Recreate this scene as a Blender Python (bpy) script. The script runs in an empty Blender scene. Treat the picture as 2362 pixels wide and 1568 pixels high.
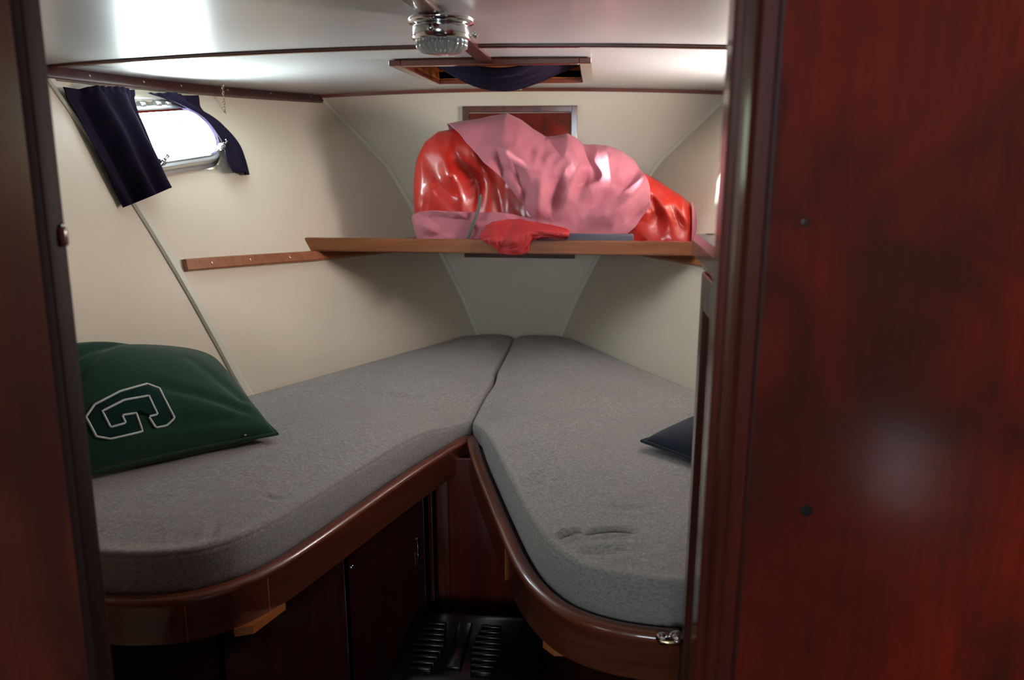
import bpy, bmesh, math, random
from math import sin, cos, pi, radians, sqrt, exp, atan2
from mathutils import Vector, Matrix, noise
from mathutils.bvhtree import BVHTree

random.seed(4)
scn = bpy.context.scene
COL = scn.collection

# ------------------------------------------------------------------ camera, light, exposure
FPX = 1800.0
PITCH = radians(13.2)
YAW = math.atan(194/1800*cos(PITCH))
EYE = Vector((0.28, 0.0, 1.40))
cF = Vector((-sin(YAW)*cos(PITCH), cos(YAW)*cos(PITCH), -sin(PITCH)))
cR = Vector((cos(YAW), sin(YAW), 0))
cU = cR.cross(cF)
cam_d = bpy.data.cameras.new('camera'); cam = bpy.data.objects.new('camera', cam_d); COL.objects.link(cam)
cam_d.sensor_width = 36; cam_d.lens = FPX/2362*36; cam_d.clip_start = 0.02
m = Matrix((cR, cU, -cF)).transposed().to_4x4(); m.translation = EYE; cam.matrix_world = m
cam_d.dof.use_dof = True; cam_d.dof.focus_distance = 1.75; cam_d.dof.aperture_fstop = 4.5
scn.camera = cam

world = bpy.data.worlds.new('world'); scn.world = world; world.use_nodes = True
bg = world.node_tree.nodes['Background']; bg.inputs[0].default_value = (0.86, 0.94, 1.0, 1); bg.inputs[1].default_value = 4.0

def area(name, loc, aim, sx, sy, power, col=(1, 1, 1)):
    d = bpy.data.lights.new(name, 'AREA'); d.shape = 'RECTANGLE'; d.size = sx; d.size_y = sy
    d.energy = power; d.color = col
    o = bpy.data.objects.new(name, d); COL.objects.link(o); o.location = loc
    o.rotation_euler = (Vector(aim)-Vector(loc)).to_track_quat('-Z', 'Y').to_euler()
    return o
# daylight just outside the two portholes of the fore cabin
area('daylight_port', (-0.906, 2.088, 1.438), (-0.044, 1.896, 1.908), 0.33, 0.14, 13.5, (0.88, 0.98, 1.0))
area('daylight_starboard', (0.906, 2.088, 1.438), (0.044, 1.896, 1.908), 0.33, 0.14, 26, (1.0, 0.80, 0.765))  # pink tint added to imitate red light bounced off the bundle
# sun that enters by the port porthole and strikes the bundle and the starboard planking
sd = bpy.data.lights.new('sun', 'SUN'); sd.energy = 110; sd.angle = radians(4); sd.color = (1.0, 0.96, 0.92)
so = bpy.data.objects.new('sun', sd); COL.objects.link(so)
so.rotation_euler = Vector((1.5, 0.35, -0.10)).to_track_quat('-Z', 'Y').to_euler()
# saloon daylight: port window and companionway, behind the photographer
area('saloon_window_port', (-1.2, -0.9, 1.45), (0.3, -0.4, 1.2), 0.8, 0.3, 4, (0.75, 1.0, 0.7))
area('panel_highlight_lamp', (1.2, -0.88, 0.50), (0.2, 0.7, 1.0), 0.13, 0.22, 0.25, (0.95, 0.95, 1.0))  # small low lamp added to put a highlight on the starboard door panel
area('companionway', (0.0, -2.0, 1.65), (0.15, 1.5, 1.0), 0.6, 0.5, 26, (0.78, 0.90, 1.0))

scn.view_settings.view_transform = 'Standard'; scn.view_settings.look = 'None'
scn.view_settings.gamma = 1.0; scn.view_settings.use_curve_mapping = False
scn.view_settings.exposure = -0.12

# ------------------------------------------------------------------ measuring helpers (pixel of the photo -> point in the cabin)
def ray(px, py): return cF + cR*((px-1181)/FPX) - cU*((py-784)/FPX)
def aty(px, py, Y): d = ray(px, py); return EYE + d*(Y/d.y)
def atz(px, py, Z): d = ray(px, py); return EYE + d*((Z-1.40)/d.z)
def interp(v, xs, ys):
    if v <= xs[0]: return ys[0]
    for i in range(len(xs)-1):
        if v <= xs[i+1]:
            return ys[i]+(ys[i+1]-ys[i])*(v-xs[i])/(xs[i+1]-xs[i])
    return ys[-1]
def sm(t): t = max(0, min(1, t)); return t*t*(3-2*t)
def pinterp(v, xs, ys):           # smooth (Catmull-Rom) interpolation
    if v <= xs[0]: return ys[0]
    if v >= xs[-1]: return ys[-1]
    n = len(xs)
    for i in range(n-1):
        if v <= xs[i+1]:
            h = xs[i+1]-xs[i]; t = (v-xs[i])/h
            m0 = (ys[i+1]-ys[max(i-1, 0)])/(xs[i+1]-xs[max(i-1, 0)])*h
            m1 = (ys[min(i+2, n-1)]-ys[i])/(xs[min(i+2, n-1)]-xs[i])*h
            return (2*t**3-3*t*t+1)*ys[i]+(t**3-2*t*t+t)*m0+(-2*t**3+3*t*t)*ys[i+1]+(t**3-t*t)*m1
    return ys[-1]
# hull half breadth at station Y and height z
BOW = 2.92
def Ym(z): return 2.03-.23*(z-.75)/.8
zb = [-.1, .3, .745, 1.036, 1.147, 1.35, 1.387, 1.59, 1.72]; wb = [.01, .03, .167, .295, .365, .485, .515, .72, .86]
zm = [-.1, .3, .75, .91, 1.07, 1.26, 1.41, 1.55, 1.72]; wm = [.3, .5, .69, .74, .79, .858, .92, .985, 1.06]
def W(Y, z):
    b = pinterp(z, zb, wb); mm = pinterp(z, zm, wm); t = (BOW-Y)/(BOW-Ym(z))
    c = .75*max(0, min(1, (z-.8)/.8))
    g = t+c*t*(1-t) if t <= 1 else 1+(1-c)*.4*(1-exp(-(t-1)/.4))
    return b+(mm-b)*g
def hull(px, py, side=-1, off=0.0):
    d = ray(px, py); lo, hi = .3, 3.6
    for _ in range(50):
        t = (lo+hi)/2; P = EYE+d*t
        if side*P.x > W(P.y, P.z)-off: hi = t
        else: lo = t
    return P
def hp(Y, z, side=-1, off=0.0): return Vector((side*(W(Y, z)-off), Y, z))
def hn(Y, z, side=-1):            # inward normal of the hull
    a = hp(Y+.01, z, side)-hp(Y-.01, z, side); b = hp(Y, z+.01, side)-hp(Y, z-.01, side)
    n = a.cross(b).normalized()
    if n.x*side > 0: n = -n
    return n
def ceil_z(x): return 1.64-.032*x*x

# ------------------------------------------------------------------ object helpers
def mesh_obj(name, verts, faces, mat, parent=None, smooth=False, kind=None):
    me = bpy.data.meshes.new(name); me.from_pydata([tuple(v) for v in verts], [], faces); me.validate(); me.update()
    return link(name, me, mat, parent, smooth, kind)
def link(name, me, mat, parent=None, smooth=False, kind=None):
    o = bpy.data.objects.new(name, me); COL.objects.link(o)
    if mat: me.materials.append(mat)
    if smooth:
        for p in me.polygons: p.use_smooth = True
    if parent:
        o.parent = parent
        o.matrix_parent_inverse = parent.matrix_basis.inverted()
    if kind: o['kind'] = kind
    return o
def bm_obj(name, bm, mat, parent=None, smooth=False, kind=None):
    bmesh.ops.recalc_face_normals(bm, faces=bm.faces)
    me = bpy.data.meshes.new(name); bm.to_mesh(me); bm.free()
    return link(name, me, mat, parent, smooth, kind)
def thing(name, label, cat, loc=(0, 0, 0), group=None):
    o = bpy.data.objects.new(name, None); COL.objects.link(o); o.empty_display_size = .05
    o.location = loc; o['label'] = label; o['category'] = cat
    if group: o['group'] = group
    return o
def tag(o, label, cat, group=None):
    o['label'] = label; o['category'] = cat
    if group: o['group'] = group
    return o
def add_box(bm, lo, hi, bevel=0.0, seg=2, mat=None):
    r = bmesh.ops.create_cube(bm, size=1)['verts']
    for v in r:
        v.co = Vector((lo[i]+(v.co[i]+.5)*(hi[i]-lo[i]) for i in range(3)))
    if mat is not None:
        for v in r: v.co = mat @ v.co
    if bevel > 0:
        es = list({e for v in r for e in v.link_edges})
        bmesh.ops.bevel(bm, geom=es, offset=bevel, segments=seg, profile=.5, affect='EDGES')
def box(name, lo, hi, mat, parent=None, bevel=0.0, kind=None, M=None, seg=2):
    bm = bmesh.new(); add_box(bm, lo, hi, bevel, seg, M); return bm_obj(name, bm, mat, parent, bevel > 0 and seg > 1, kind)
def grid(name, f, nu, nv, mat, parent=None, smooth=True, kind=None, closed_u=False, skip=None, thick=0.0, off=-1):
    verts = [f(i/nu, j/nv) for j in range(nv+1) for i in range(nu if closed_u else nu+1)]
    w = nu if closed_u else nu+1; faces = []
    for j in range(nv):
        for i in range(nu):
            if skip and skip((i+.5)/nu, (j+.5)/nv): continue
            a = j*w+i; b = j*w+(i+1) % w
            faces.append((a, b, b+w, a+w))
    o = mesh_obj(name, verts, faces, mat, parent, smooth, kind)
    if thick:
        s = o.modifiers.new('solid', 'SOLIDIFY'); s.thickness = thick; s.offset = off
    return o
def frames(path, closed=False, up=Vector((0, 0, 1))):
    n = len(path); out = []
    for i, p in enumerate(path):
        a = path[(i-1) % n] if closed or i > 0 else p
        b = path[(i+1) % n] if closed or i < n-1 else p
        t = (b-a).normalized(); s = t.cross(up)
        if s.length < 1e-4: s = t.cross(Vector((1, 0, 0)))
        s.normalize(); out.append((p, s, s.cross(t).normalized()))
    return out
def add_sweep(bm, path, prof, closed=False, up=Vector((0, 0, 1)), ups=None):
    """prof: list of (side, up) offsets, closed polygon"""
    fr = frames(path, closed, up)
    if ups:
        nf = []
        for (p, s, u), uu in zip(fr, ups):
            t = s.cross(u); t = -t if False else t
            tt = u.cross(s); s2 = tt.cross(uu).normalized(); 
            nf.append((p, s2 if s2.dot(s) > 0 else -s2, uu))
        fr = nf
    rings = [[bm.verts.new(p+s*a+u*b) for a, b in prof] for p, s, u in fr]
    k = len(prof); n = len(rings)
    for i in range(n if closed else n-1):
        A = rings[i]; B = rings[(i+1) % n]
        for j in range(k):
            bm.faces.new((A[j], A[(j+1) % k], B[(j+1) % k], B[j]))
    if not closed:
        bm.faces.new(rings[0]); bm.faces.new(rings[-1][::-1])
def circ(r, n=10, ry=None): return [(r*cos(2*pi*i/n), (ry or r)*sin(2*pi*i/n)) for i in range(n)]
def sweep(name, path, prof, mat, parent=None, closed=False, smooth=True, kind=None, up=Vector((0, 0, 1)), ups=None):
    bm = bmesh.new(); add_sweep(bm, [Vector(p) for p in path], prof, closed, up, ups)
    o = bm_obj(name, bm, mat, parent, smooth, kind)
    if smooth:
        try: o.data.set_sharp_from_angle(angle=radians(40))
        except Exception: pass
    return o
def tube(name, path, r, mat, parent=None, n=8, closed=False): return sweep(name, path, circ(r, n), mat, parent, closed)
def lathe(name, prof, mat, parent=None, n=32, M=None, flute=0, fa=0.0):
    """prof: (radius, z) list"""
    bm = bmesh.new(); rings = []
    for r, z in prof:
        ring = []
        for i in range(n):
            a = 2*pi*i/n; rr = r*(1+fa*cos(flute*a)) if flute else r
            v = Vector((rr*cos(a), rr*sin(a), z)); ring.append(bm.verts.new(M @ v if M else v))
        rings.append(ring)
    for A, B in zip(rings, rings[1:]):
        for i in range(n): bm.faces.new((A[i], A[(i+1) % n], B[(i+1) % n], B[i]))
    if prof[0][0] > 1e-4: bm.faces.new(rings[0])
    if prof[-1][0] > 1e-4: bm.faces.new(rings[-1][::-1])
    bmesh.ops.remove_doubles(bm, verts=bm.verts, dist=1e-6)
    return bm_obj(name, bm, mat, parent, True)
def prism(name, pts, z0, z1, mat, parent=None, kind=None, bevel=0):
    bm = bmesh.new()
    b = [bm.verts.new((x, y, z0)) for x, y in pts]; t = [bm.verts.new((x, y, z1)) for x, y in pts]
    bm.faces.new(b[::-1]); bm.faces.new(t); n = len(pts)
    for i in range(n): bm.faces.new((b[i], b[(i+1) % n], t[(i+1) % n], t[i]))
    bmesh.ops.triangulate(bm, faces=[f for f in bm.faces if len(f.verts) > 4])
    return bm_obj(name, bm, mat, parent, False, kind)
def catmull(pts, per=8, closed=False):
    pts = [Vector(p) for p in pts]; n = len(pts); out = []
    for i in range(n if closed else n-1):
        p0 = pts[(i-1) % n] if closed or i else pts[0]; p1 = pts[i]; p2 = pts[(i+1) % n]
        p3 = pts[(i+2) % n] if closed or i+2 < n else pts[-1]
        for k in range(per):
            t = k/per
            out.append(.5*((2*p1)+(p2-p0)*t+(2*p0-5*p1+4*p2-p3)*t*t+(3*p1-p0-3*p2+p3)*t**3))
    if not closed: out.append(pts[-1])
    return out
def resample(pts, step, closed=False):
    P = list(pts)+([pts[0]] if closed else []); L = [0]
    for a, b in zip(P, P[1:]): L.append(L[-1]+(b-a).length)
    n = max(3, int(round(L[-1]/step))); out = []; j = 0
    for i in range(n if closed else n+1):
        d = L[-1]*i/n
        while j < len(L)-2 and L[j+1] < d: j += 1
        t = (d-L[j])/max(1e-9, L[j+1]-L[j]); out.append(P[j].lerp(P[j+1], t))
    return out

# ------------------------------------------------------------------ materials
def mat(name, col, rough=.5, metal=0.0, coat=0.0, coat_rough=.08, spec=.5, bump=None, vary=None, trans=0.0, ior=1.45, sheen=0.0):
    """vary: list of (scale vector, detail, colour b, lo, hi, fac); bump: (scale vector, strength, distance)"""
    mt = bpy.data.materials.new(name); mt.use_nodes = True; nt = mt.node_tree; N = nt.nodes; L = nt.links
    b = N['Principled BSDF']; b.inputs['Base Color'].default_value = (*col, 1); b.inputs['Roughness'].default_value = rough
    b.inputs['Metallic'].default_value = metal; b.inputs['Coat Weight'].default_value = coat
    b.inputs['Coat Roughness'].default_value = coat_rough; b.inputs['Specular IOR Level'].default_value = spec
    b.inputs['Transmission Weight'].default_value = trans; b.inputs['IOR'].default_value = ior
    b.inputs['Sheen Weight'].default_value = sheen
    tc = N.new('ShaderNodeTexCoord')
    def nz(sc, detail, dist=0.0):
        mp = N.new('ShaderNodeMapping'); mp.inputs['Scale'].default_value = sc; L.new(tc.outputs['Object'], mp.inputs['Vector'])
        n = N.new('ShaderNodeTexNoise'); n.inputs['Scale'].default_value = 1; n.inputs['Detail'].default_value = detail
        n.inputs['Distortion'].default_value = dist; L.new(mp.outputs[0], n.inputs['Vector']); return n.outputs['Fac']
    prev = None
    for sc, detail, cb, lo, hi, fac, *r in (vary or []):
        mr = N.new('ShaderNodeMapRange'); mr.inputs['From Min'].default_value = lo; mr.inputs['From Max'].default_value = hi
        mr.inputs['To Max'].default_value = fac; L.new(nz(sc, detail, r[0] if r else 0), mr.inputs['Value'])
        mx = N.new('ShaderNodeMix'); mx.data_type = 'RGBA'; L.new(mr.outputs[0], mx.inputs['Factor'])
        if prev: L.new(prev, mx.inputs['A'])
        else: mx.inputs['A'].default_value = (*col, 1)
        mx.inputs['B'].default_value = (*cb, 1); prev = mx.outputs['Result']
    if prev: L.new(prev, b.inputs['Base Color'])
    if bump:
        bs = bump if isinstance(bump, list) else [bump]; pn = None
        for sc, st, di in bs:
            bn = N.new('ShaderNodeBump'); bn.inputs['Strength'].default_value = st; bn.inputs['Distance'].default_value = di
            L.new(nz(sc, 3), bn.inputs['Height'])
            if pn: L.new(pn, bn.inputs['Normal'])
            pn = bn.outputs[0]
        L.new(pn, b.inputs['Normal'])
    return mt
CREAM = mat('cream_hull_paint', (.66, .60, .48), .38, coat=.25, coat_rough=.25, vary=[((3, 3, 3), 3, (.60, .54, .43), .4, .7, .35)],
            bump=((6, 6, 6), .05, .02))
BEAD = mat('cream_batten_paint', (.62, .63, .52), .4, coat=.2, coat_rough=.2)
WHITE = mat('white_gloss_deckhead', (.54, .56, .57), .42, coat=.8, coat_rough=.27,
            vary=[((2, 30, 2), 3, (.49, .50, .51), .4, .7, .3)], bump=[((3, 60, 3), .04, .01), ((2.5, 2.5, 2.5), .12, .02)])
MAHOG = mat('varnished_mahogany', (.105, .022, .011), .35, coat=.8, coat_rough=.14,
            vary=[((60, 60, 4), 4, (.04, .009, .006), .4, .65, .8, .6), ((5, 5, 3), 3, (.19, .045, .018), .5, .75, .4)],
            bump=((90, 90, 6), .03, .002))
MAHOG_H = mat('varnished_mahogany_lengthways', (.16, .038, .018), .35, coat=1, coat_rough=.09,
            vary=[((5, 5, 60), 4, (.08, .018, .01), .4, .65, .7, .4)], bump=((6, 6, 90), .03, .002))
FIGURED = mat('figured_mahogany_panel', (.29, .018, .005), .5, spec=.15, coat=.6, coat_rough=.16, 
            vary=[((5.5, 6, 4.2), 5, (.085, .011, .005), .42, .62, .9, 1.6), ((120, 90, 7), 5, (.05, .008, .005), .45, .75, .45, .5),
                  ((2.2, 2, 1.6), 2, (.055, .010, .007), .45, .7, .8, .6)], bump=((60, 60, 8), .03, .002))
DOORCASE = mat('door_case_mahogany', (.12, .014, .007), .35, coat=1, coat_rough=.10,
            vary=[((40, 40, 2.5), 4, (.055, .009, .006), .4, .66, .8, .4)])
DARKWOOD = mat('dark_stained_mahogany', (.05, .010, .007), .4, coat=.7, coat_rough=.12,
            vary=[((40, 40, 4), 4, (.025, .006, .005), .4, .65, .7, .5)])
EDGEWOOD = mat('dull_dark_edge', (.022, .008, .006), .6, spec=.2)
JAMB = mat('bulkhead_mahogany', (.12, .020, .011), .5, spec=.15, coat=.6, coat_rough=.22,
            vary=[((9, 9, 4), 4, (.045, .010, .009), .4, .65, .8, .8), ((70, 70, 5), 4, (.05, .012, .009), .45, .7, .5, .4)])
TEAK = mat('oiled_teak', (.30, .105, .038), .42, coat=.5, coat_rough=.2,
            vary=[((4, 60, 60), 5, (.19, .055, .02), .4, .65, .7, .5)], bump=((8, 90, 90), .05, .002))
ORANGEWOOD = mat('bare_varnished_block', (.42, .13, .035), .35, coat=.8, coat_rough=.1, vary=[((30, 6, 30), 4, (.3, .08, .02), .4, .7, .6)])
FABRIC = mat('grey_heather_fabric', (.275, .262, .25), .95, spec=.15, sheen=.15,
            vary=[((300, 120, 300), 3, (.38, .365, .345), .46, .62, .8), ((90, 420, 300), 3, (.17, .162, .16), .5, .66, .7), ((4, 4, 4), 3, (.25, .235, .23), .45, .7, .4)],
            bump=((420, 420, 420), .35, .002))
GREEN = mat('bottle_green_fleece', (.012, .050, .030), .95, spec=.1, sheen=.25, vary=[((240, 240, 240), 3, (.008, .034, .021), .45, .65, .6)], bump=((350, 350, 350), .3, .002))
GREEN_D = mat('dark_green_felt', (.006, .030, .026), .95, spec=.1, sheen=.1, bump=((350, 350, 350), .3, .002))
NAVY = mat('navy_fleece', (.014, .018, .030), .95, spec=.1, sheen=.2, bump=((350, 350, 350), .3, .002))
THREAD = mat('white_stitching', (.62, .68, .64), .8)
PURPLE = mat('dark_purple_cotton', (.009, .006, .016), .9, spec=.1, bump=((300, 300, 300), .2, .001), vary=[((30, 30, 10), 3, (.018, .011, .034), .45, .7, .5)])
PURPLE_L = mat('purple_cotton_lining', (.10, .055, .20), .7, spec=.3, sheen=.2)
PINK = mat('faded_pink_cloth', (.47, .155, .195), .75, spec=.2, sheen=.1, vary=[((5, 5, 5), 4, (.42, .13, .165), .4, .7, .6)], bump=[((7, 7, 7), .25, .01), ((400, 400, 400), .1, .001)])
RED = mat('glossy_red_vinyl', (.50, .024, .014), .36, coat=.45, coat_rough=.15, vary=[((6, 6, 6), 3, (.48, .018, .012), .4, .7, .6)], bump=((9, 9, 9), .4, .015))
REDM = mat('red_cloth', (.42, .025, .027), .7, bump=((40, 40, 40), .3, .004))
CHROME = mat('chrome', (.82, .83, .84), .12, metal=1)
DULLMETAL = mat('brushed_aluminium_frame', (.62, .64, .64), .30, metal=.85)
BRASS = mat('aged_brass', (.50, .36, .20), .25, metal=1)
GLASS = bpy.data.materials.new('thin_window_glass'); GLASS.use_nodes = True
_n = GLASS.node_tree.nodes; _l = GLASS.node_tree.links; _n.remove(_n['Principled BSDF'])
_t = _n.new('ShaderNodeBsdfTransparent'); _t.inputs[0].default_value = (.94, .97, .97, 1); _g = _n.new('ShaderNodeBsdfGlossy'); _g.inputs['Roughness'].default_value = .02
_m = _n.new('ShaderNodeMixShader'); _m.inputs[0].default_value = .06; _l.new(_t.outputs[0], _m.inputs[1]); _l.new(_g.outputs[0], _m.inputs[2])
_l.new(_m.outputs[0], _n['Material Output'].inputs['Surface'])
PRISM = mat('pressed_glass_lamp', (.93, .97, .95), .06, trans=.85, ior=1.5)
GREYPL = mat('grey_webbing', (.10, .11, .10), .8)
SLATE = mat('slate_grey_vinyl', (.085, .09, .12), .55)
BLACKPL = mat('black_gloss_plastic', (.006, .006, .009), .22, spec=.6)
BLACK = mat('black_rubber', (.004, .004, .004), .7)
FLOORM = mat('dark_cabin_sole', (.03, .012, .008), .5, vary=[((40, 4, 40), 4, (.015, .006, .004), .4, .65, .7)])
WHITEPL = mat('white_plastic', (.75, .76, .75), .35)
SALOON = mat('saloon_lining', (.30, .22, .16), .6)
CHAINM = mat('brass_chain', (.75, .66, .48), .25, metal=1)
GREENPL = mat('green_label', (.02, .20, .05), .4)

# ------------------------------------------------------------------ the setting: hull sides, bow bulkhead, deckhead, sole
PC = {}
for side in (-1, 1):
    PC[side] = hp(2.085, 1.445, side)
def port_local(Y, z): return Y-2.085, (z-1.445)*1.10
def in_port(Y, z, hx, hz):
    a, b = port_local(Y, z); r = hz
    if abs(a) <= hx-r: return abs(b) < hz
    return (abs(a)-(hx-r))**2+b*b < r*r
Y0, Y1, Z0, Z1 = 0.72, BOW+.02, -.05, 1.70
for side, nm in ((-1, 'wall_port'), (1, 'wall_starboard')):
    o = grid(nm, lambda u, v: hp(Y0+(Y1-Y0)*u, Z0+(Z1-Z0)*v, side), 176, 136, CREAM, kind='structure',
         skip=lambda u, v: in_port(Y0+(Y1-Y0)*u, Z0+(Z1-Z0)*v, (.187), .087), thick=.03, off=(1 if side > 0 else -1))
# bow bulkhead
grid('wall_bow', lambda u, v: Vector(((u-.5)*2*(W(BOW, -.05+1.75*v)+.03), BOW, -.05+1.75*v)), 30, 60, CREAM, kind='structure', thick=.03, off=-1)
# deckhead in two panels with the fore hatch left open
HX0, HX1, HY0, HY1 = -.215, .235, 2.045, 2.53
def deck_panel(name, ya, yb, hole=False):
    nu = 90; nv = max(10, int((yb-ya)/.02)); us = [i/nu for i in range(nu+1)]; 
    xs = sorted(set([-1.2+2.4*u for u in us]+([HX0, HX1] if hole else [])))
    ys = sorted(set([ya+(yb-ya)*j/nv for j in range(nv+1)]+([HY0, HY1] if hole else [])))
    verts = []; idx = {}
    def clip(x, y):
        w = W(max(y, .8), ceil_z(x))+.025 if y < BOW else W(BOW, 1.62)+.03
        return max(-w, min(w, x))
    for j, y in enumerate(ys):
        for i, x in enumerate(xs):
            xx = clip(x, y); idx[i, j] = len(verts); verts.append((xx, y, ceil_z(xx)))
    faces = []
    for j in range(len(ys)-1):
        for i in range(len(xs)-1):
            cx, cy = (xs[i]+xs[i+1])/2, (ys[j]+ys[j+1])/2
            if hole and HX0 < cx < HX1 and HY0 < cy < HY1: continue
            q = (idx[i, j], idx[i+1, j], idx[i+1, j+1], idx[i, j+1])
            if abs(verts[q[0]][0]-verts[q[1]][0]) < 1e-6 and abs(verts[q[2]][0]-verts[q[3]][0]) < 1e-6: continue
            faces.append(q)
    o = mesh_obj(name, verts, faces, WHITE, smooth=True, kind='structure')
    s = o.modifiers.new('solid', 'SOLIDIFY'); s.thickness = .02; s.offset = 1
    return o
deck_panel('ceiling', .60, 1.7985)
deck_panel('ceiling', 1.8015, BOW+.03, True)
box('floor', (-1.3, -2.6, -.08), (1.3, BOW+.05, 0), FLOORM, kind='structure')

# battens that cover the joints of the hull panels
def hull_path(f, n, side, off): return [hp(*f(i/n), side, off) for i in range(n+1)], [hn(*f(i/n), side) for i in range(n+1)]
tn = 1
for side in (-1, 1):
    pth, ups = hull_path(lambda t: (Ym(.66+.97*t), .66+.97*t), 40, side, 0.0)
    sweep('trim_%d' % tn, pth, [(-.013, -.002), (.013, -.002), (.013, .004), (.008, .009), (-.008, .009), (-.013, .004)], BEAD, kind='structure', ups=ups); tn += 1
    # cove bead at the bow corner
    pth = [hp(BOW-.004, .66+.97*i/40, side, .003) for i in range(41)]
    sweep('trim_%d' % tn, pth, [(-.004, -.006), (.010, -.006), (.010, .002), (.004, .006), (-.004, .006), (-.010, .002)], BEAD, kind='structure', up=Vector((0, -1, 0))); tn += 1
# mahogany trims: deckhead edge along both sides, across the bow, across the beam
for side in (-1, 1):
    pts = []
    for i in range(45):
        y = .74+(BOW-.008-.74)*i/44; z = 1.61
        for _ in range(6): z = ceil_z(W(y, z))
        pts.append(hp(y, z-.016, side, .0))
    ups = [hn(p.y, p.z, side) for p in pts]
    o = sweep('trim_%d' % tn, pts, [(-.018, -.002), (.018, -.002), (.018, .010), (.014, .013), (-.014, .013), (-.018, .010)], DARKWOOD, kind='structure', ups=ups); tn += 1
    if side < 0:
        for y in (1.93, 2.12, 2.29, 2.46, 2.68, 2.87):
            p = min(pts, key=lambda q: abs(q.y-y)); n = hn(p.y, p.z, side); q = n.to_track_quat('Z', 'Y').to_matrix().to_4x4(); q.translation = p+n*.0125
            lathe('screw', [(.0035, 0), (.0035, .0012), (.0015, .0016), (0, .0016)], CHROME, o, 8, q)
def cross_path(y, dz, w): return [Vector((-w+2*w*i/40, y, ceil_z(-w+2*w*i/40)+dz)) for i in range(41)]
wbow = W(BOW, 1.62)
sweep('trim_%d' % tn, cross_path(BOW-.006, -.006, wbow-.005), [(-.006, -.006), (.006, -.006), (.006, .006), (-.006, .006)], MAHOG_H, kind='structure'); tn += 1
sweep('trim_%d' % tn, cross_path(1.80, -.001, 1.00), [(-.009, -.004), (-.007, -.006), (.007, -.006), (.009, -.004), (.009, .002), (-.009, .002)], MAHOG_H, kind='structure'); tn += 1
# king plank down the centreline of the deckhead, and its white stub ahead of the hatch
box('trim_%d' % tn, (-.018, .66, 1.630), (.018, HY0-.004, 1.641), MAHOG_H, bevel=.002, kind='structure'); tn += 1
box('trim_%d' % tn, (-.010, HY1+.03, 1.632), (.010, BOW-.013, 1.641), BEAD, bevel=.002, kind='structure'); tn += 1

# ------------------------------------------------------------------ fore hatch with its swagged curtain
h = thing('deck_hatch', 'square varnished hatch opening in the white cabin ceiling', 'hatch', ((HX0+HX1)/2, (HY0+HY1)/2, 1.64))
bm = bmesh.new(); T = .014
for lo, hi in (((HX0-T, HY0-T, 1.636), (HX0, HY1+T, 1.69)), ((HX1, HY0-T, 1.636), (HX1+T, HY1+T, 1.69)),
               ((HX0, HY0-T, 1.636), (HX1, HY0, 1.69)), ((HX0, HY1, 1.636), (HX1, HY1+T, 1.69))):
    add_box(bm, lo, hi)
bm_obj('coaming', bm, ORANGEWOOD, h)
bm = bmesh.new(); F = .028
for lo, hi in (((HX0-F, HY0-F, 1.622), (HX0+.002, HY1+F, 1.636)), ((HX1-.002, HY0-F, 1.622), (HX1+F, HY1+F, 1.636)),
               ((HX0+.002, HY0-F, 1.622), (HX1-.002, HY0+.002, 1.636)), ((HX0+.002, HY1-.002, 1.622), (HX1-.002, HY1+F, 1.636))):
    add_box(bm, lo, hi, .002, 1)
bm_obj('frame', bm, MAHOG_H, h)
box('lid', (HX0-T, HY0-T, 1.69), (HX1+T, HY1+T, 1.71), ORANGEWOOD, h)
for yy in (2.16, 2.20):
    lathe('screw', [(.004, 0), (.004, .002), (0, .002)], CHROME, h, 8, Matrix.Translation((HX1-.001, yy+.2, 1.66)) @ Matrix.Rotation(-pi/2, 4, 'Y'))
def swag(u, v):
    x = HX0+.01+(HX1-HX0-.02)*u; y = HY0+.03+(HY1-HY0-.10)*v
    s = sin(pi*u)
    sag = .070*s**1.1*(.80+.25*sin(pi*min(1, v*1.1)))
    fold = .010*sin(v*30+2*sin(u*3)+.8*u)*(.35+.65*s)+.005*sin(v*57+u*5)*s
    y2 = y-(v-.5)*.10*(1-s)*.0
    return Vector((x, y2, 1.668-sag+fold))
tag(grid('hatch_curtain', swag, 60, 110, PURPLE, thick=.0015), 'dark purple curtain sagging in folds below the ceiling hatch', 'curtain')

# ------------------------------------------------------------------ dome lamp on the king plank
lm = thing('ceiling_lamp', 'round chrome ceiling lamp with ribbed glass shade on the king plank', 'lamp', (.012, 1.40, 1.63))
LM = Matrix.Translation((.012, 1.40, 0))
lathe('base_ring', [(.030, 1.632), (.056, 1.631), (.058, 1.626), (.055, 1.621), (.040, 1.619), (.02, 1.62)], CHROME, lm, 48, LM)
lathe('collar', [(.043, 1.620), (.050, 1.615), (.050, 1.597), (.047, 1.594), (.041, 1.594), (.041, 1.618)], CHROME, lm, 24, LM, 12, .03)
lathe('glass_shade', [(.040, 1.6190), (.0405, 1.600), (.044, 1.592), (.043, 1.582), (.034, 1.574), (.018, 1.571), (0, 1.570)], PRISM, lm, 96, LM, 24, .03)
for k in range(3):
    a = k*2*pi/3+.4
    lathe('thumb_screw', [(.003, 0), (.003, .006), (.006, .007), (.006, .012), (0, .013)], CHROME, lm, 10,
          Matrix.Translation((.012+.050*cos(a), 1.40+.050*sin(a), 1.606)) @ Matrix.Rotation(a, 4, 'Z') @ Matrix.Rotation(pi/2, 4, 'Y'))
lathe('bulb', [(.012, 1.617), (.012, 1.605), (.009, 1.598), (0, 1.594)], WHITEPL, lm, 16, LM)

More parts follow.
